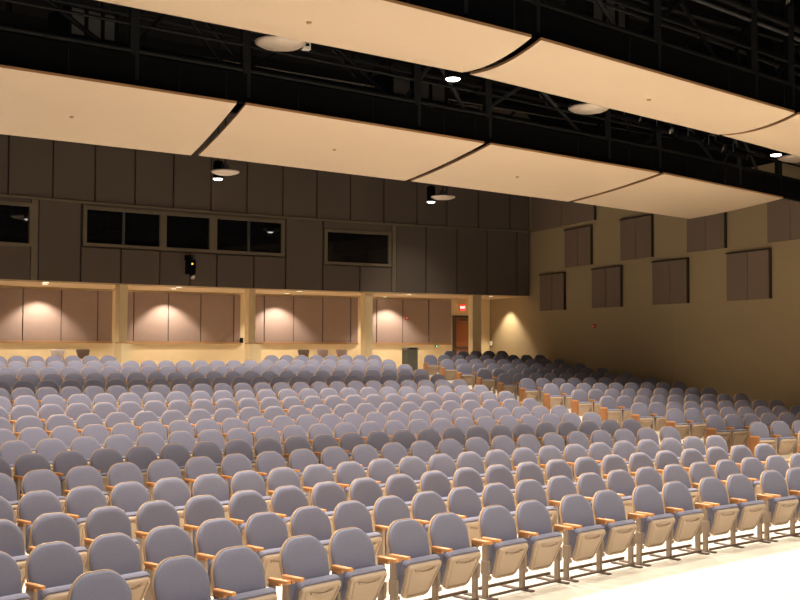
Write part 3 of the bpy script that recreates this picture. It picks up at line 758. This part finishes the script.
    bm = B(); rbox(bm, (-.15, -.233, .88), (.15, -.22, .925), .006, 1); mesh_obj('flap', bm, M_STEEL, o)
    tag(o, 'grey green trash can against the rear wall by the aisle', 'trash can')
    # stacking chairs behind the last row
    first = None
    for t, mt, l in ((-.2797, M_GREYCHAIR, 'pale stacking chair behind the last row beside the cream column'), (-.2679, M_BROWNCHAIR, 'dark brown stacking chair between the pale one and the cream column'),
                     (-.1536, M_BROWNCHAIR, 'dark brown stacking chair, first of three behind the last row'), (-.1428, M_MAUVECHAIR, 'mauve stacking chair, middle one of three behind the last row'),
                     (-.1319, M_MAUVECHAIR, 'mauve stacking chair, last of three, next to the third column')):
        o = empty('stacking_chair', pol(t+.0006, 66.3, 1.455), -t+PI)
        bm = B(); pillow(bm, outline(.215, .17, .28, .05, .07, 4, .0), [(.01, -.02), (0, -.012), (0, .012), (.01, .02)], Matrix.Translation((0, -.18, .58)) @ Matrix.Rotation(math.radians(10), 4, 'X'), .5); mesh_obj('backrest', bm, mt, o, 40)
        bm = B(); rbox(bm, (-.21, -.17, .43), (.21, .25, .46), .014, 2); mesh_obj('seat', bm, mt, o)
        for sx in (-.19, .19):
            for sy, ty in ((.20, .25), (-.16, -.22)):
                bm = B(); bar(bm, (sx, sy, .435), (sx*1.1, ty, 0), .011, 6)
                if sy < 0: bar(bm, (sx, sy, .44), (sx, -.19, .62), .011, 6)
                mesh_obj('leg', bm, M_GREYSTEEL, o)
        tag(o, l, 'chair', 'stacking chairs behind the last row')
    # recessed lamps in the soffit
    names = ['beside the first column', 'between the first two columns', 'between the second and third columns', 'beyond the third column']
    for (x, y, dep), l in zip(((2.59, 35.22, 0), (2.54, 34.25, 1), (6.60, 36.42, 0), (6.57, 35.35, 1), (10.82, 38.14, 0), (10.72, 36.29, 1), (14.87, 39.24, 0), (14.91, 36.97, 1), (18.05, 36.90, 1)),
                              ['deep recessed lamp of the soffit bay before the first column', 'lamp at the soffit lip of the bay before the first column', 'deep recessed lamp of the soffit bay past the first column', 'lamp at the soffit lip of the bay past the first column',
                               'deep recessed lamp of the soffit bay past the second column', 'lamp at the soffit lip of the bay past the second column', 'deep recessed lamp of the soffit bay past the third column', 'lamp at the soffit lip of the bay past the third column', 'single soffit lamp between last column and khaki wall']):
        o = empty('recessed_lamp', (x, y, Z_SOFFIT))
        bm = B(); lathe(bm, [(.085, -.004), (.125, -.012), (.13, 0)], 20); mesh_obj('trim_ring', bm, M_WHITE, o, 40)
        bm = B(); lathe(bm, [(0, -.008), (.09, -.006)], 20); mesh_obj('lens', bm, M_LAMP_SOFFIT, o)
        tag(o, l, 'ceiling lamp', 'recessed lamps under the booth')

# ------------------------------------------------------------------ light
def spot(loc, target, power, angle, blend=.8, size=.12, col=(1, .90, .76)):
    l = bpy.data.lights.new('house_or_fill_spot', 'SPOT'); l.energy = power; l.spot_size = math.radians(angle); l.spot_blend = blend; l.shadow_soft_size = size; l.color = col
    o = bpy.data.objects.new('house_or_fill_spot', l); C.objects.link(o); o.location = loc
    o.rotation_euler = (Vector(target)-Vector(loc)).to_track_quat('-Z', 'Y').to_euler()
    return o

def build_light():
    W = bpy.data.worlds.new('World'); bpy.context.scene.world = W; W.use_nodes = True
    W.node_tree.nodes['Background'].inputs[0].default_value = (1, .85, .7, 1); W.node_tree.nodes['Background'].inputs[1].default_value = LIGHT['world']
    # ring in front of the front reflectors: first rows and the open floor
    def ring(R, z, t0, t1, n, Rt, zt, power, angle, blend=.8, size=.12):
        for i in range(n):
            t = t0+(t1-t0)*(i+.5)/n
            spot(pol(t, R, z), pol(t, Rt, zt), power, angle, blend, size)
    ring(43.0, 6.05, -.55, -.08, 8, 42.3, .5, LIGHT['front'], 82, .7, .10)
    ring(39.5, 7.2, -.55, -.06, 6, 39.5, 0, LIGHT['floor'], 95, .8, .2)
    ring(46.3, 5.95, -.50, -.085, 8, 44.2, .6, LIGHT['gap'], 92, .7, .07)
    ring(54.9, 6.2, -.44, -.095, 8, 54.2, 1.4, LIGHT['mid'], 88, .9)
    ring(60.4, 6.4, -.40, -.10, 8, 61.4, 2, LIGHT['rear'], 92, .9)
    ring(47.7, 5.75, -.46, -.105, 8, 50.9, 1.0, LIGHT['under'], 78, .9)  # added fill without fixtures, lifts the rows between gap and mid rings
    ring(57.6, 6.3, -.42, -.10, 8, 57.6, 1.6, LIGHT['aft_fill'], 72, .9)  # added fill without fixtures, lifts the dim rows between mid and rear rings
    # the lamp in front of the booth grazes the fabric below it
    spot((13.07, 30.71, 6.55), (14.6, 36.1, 3.9), LIGHT['graze'], 42, 1.0, .08)
    # recessed lamps: inner row washes the fabric wall
    for t in (-.2790, -.2165, -.1572, -.0925):
        d = Vector((sin(t), cos(t), 0)); q = pol(t, R_REAR-.80, Z_SOFFIT-.06)
        spot(q, q+d*.42+Vector((0, 0, -2)), LIGHT['wash'], 104, .5, .05, (1, .88, .74))
    for x, y in ((2.54, 34.25), (6.57, 35.35), (10.72, 36.29), (14.91, 36.97)):
        spot((x, y, Z_SOFFIT-.05), (x, y, 0), LIGHT['lip'], 125, .6, .05, (1, .86, .68))
    spot((18.78, 38.1, Z_SOFFIT-.05), (19.10, 38.1, 0), LIGHT['corner'], 104, .5, .05, (1, .84, .62))
    # added fill panels behind the camera: floor from above, reflectors from below
    a = bpy.data.lights.new('front_fill', 'AREA'); a.shape = 'RECTANGLE'; a.size = 14; a.size_y = 2.0; a.energy = LIGHT['stage']; a.color = (1, .90, .76)  # 'stage' is the power of this added fill
    o = bpy.data.objects.new('front_fill', a); C.objects.link(o); o.location = (4, -5, 9.5); o.rotation_euler = (Vector((6, 9, 0))-o.location).to_track_quat('-Z', 'Y').to_euler()
    a = bpy.data.lights.new('upward_fill', 'AREA'); a.shape = 'RECTANGLE'; a.size = 12; a.size_y = .5; a.energy = LIGHT['foot']; a.color = (1, .88, .72)  # 'foot' is the power of this added fill
    o = bpy.data.objects.new('upward_fill', a); C.objects.link(o); o.location = (6, -1.6, 1.1); o.rotation_euler = (Vector((9, 15, 7.5))-o.location).to_track_quat('-Z', 'Y').to_euler()

LIGHT = dict(world=.02, front=420, floor=640, gap=1350, under=900, mid=1150, rear=1080, aft_fill=260, graze=420, wash=290, lip=190, corner=310, stage=350, foot=360)  # stage, foot and under power added fill lamps

def build_camera():
    s = bpy.context.scene
    cam = bpy.data.cameras.new('camera'); o = bpy.data.objects.new('camera', cam); C.objects.link(o)
    yaw, pit, roll = .37546, .03946, .00381
    c, sn, cp, sp, cr, sr = cos(yaw), sin(yaw), cos(pit), sin(pit), cos(roll), sin(roll)
    r = Vector((c, -sn, 0)); f = Vector((sn*cp, c*cp, sp)); u = Vector((-sn*sp, -c*sp, cp))
    r2 = r*cr+u*sr; u2 = u*cr-r*sr
    o.matrix_world = Matrix(((r2.x, u2.x, -f.x, 0), (r2.y, u2.y, -f.y, 0), (r2.z, u2.z, -f.z, 2.48), (0, 0, 0, 1)))
    cam.sensor_width = 36; cam.lens = 1141.3/800*36; cam.clip_start = .05; cam.clip_end = 200
    s.camera = o
    v = s.view_settings; v.view_transform = 'Standard'; v.look = 'None'; v.gamma = 1; v.use_curve_mapping = False; v.exposure = EXPOSURE
EXPOSURE = 0.0

build_setting()
build_seats()
build_reflectors()
build_rig()
build_wall_things()
build_light()
build_camera()
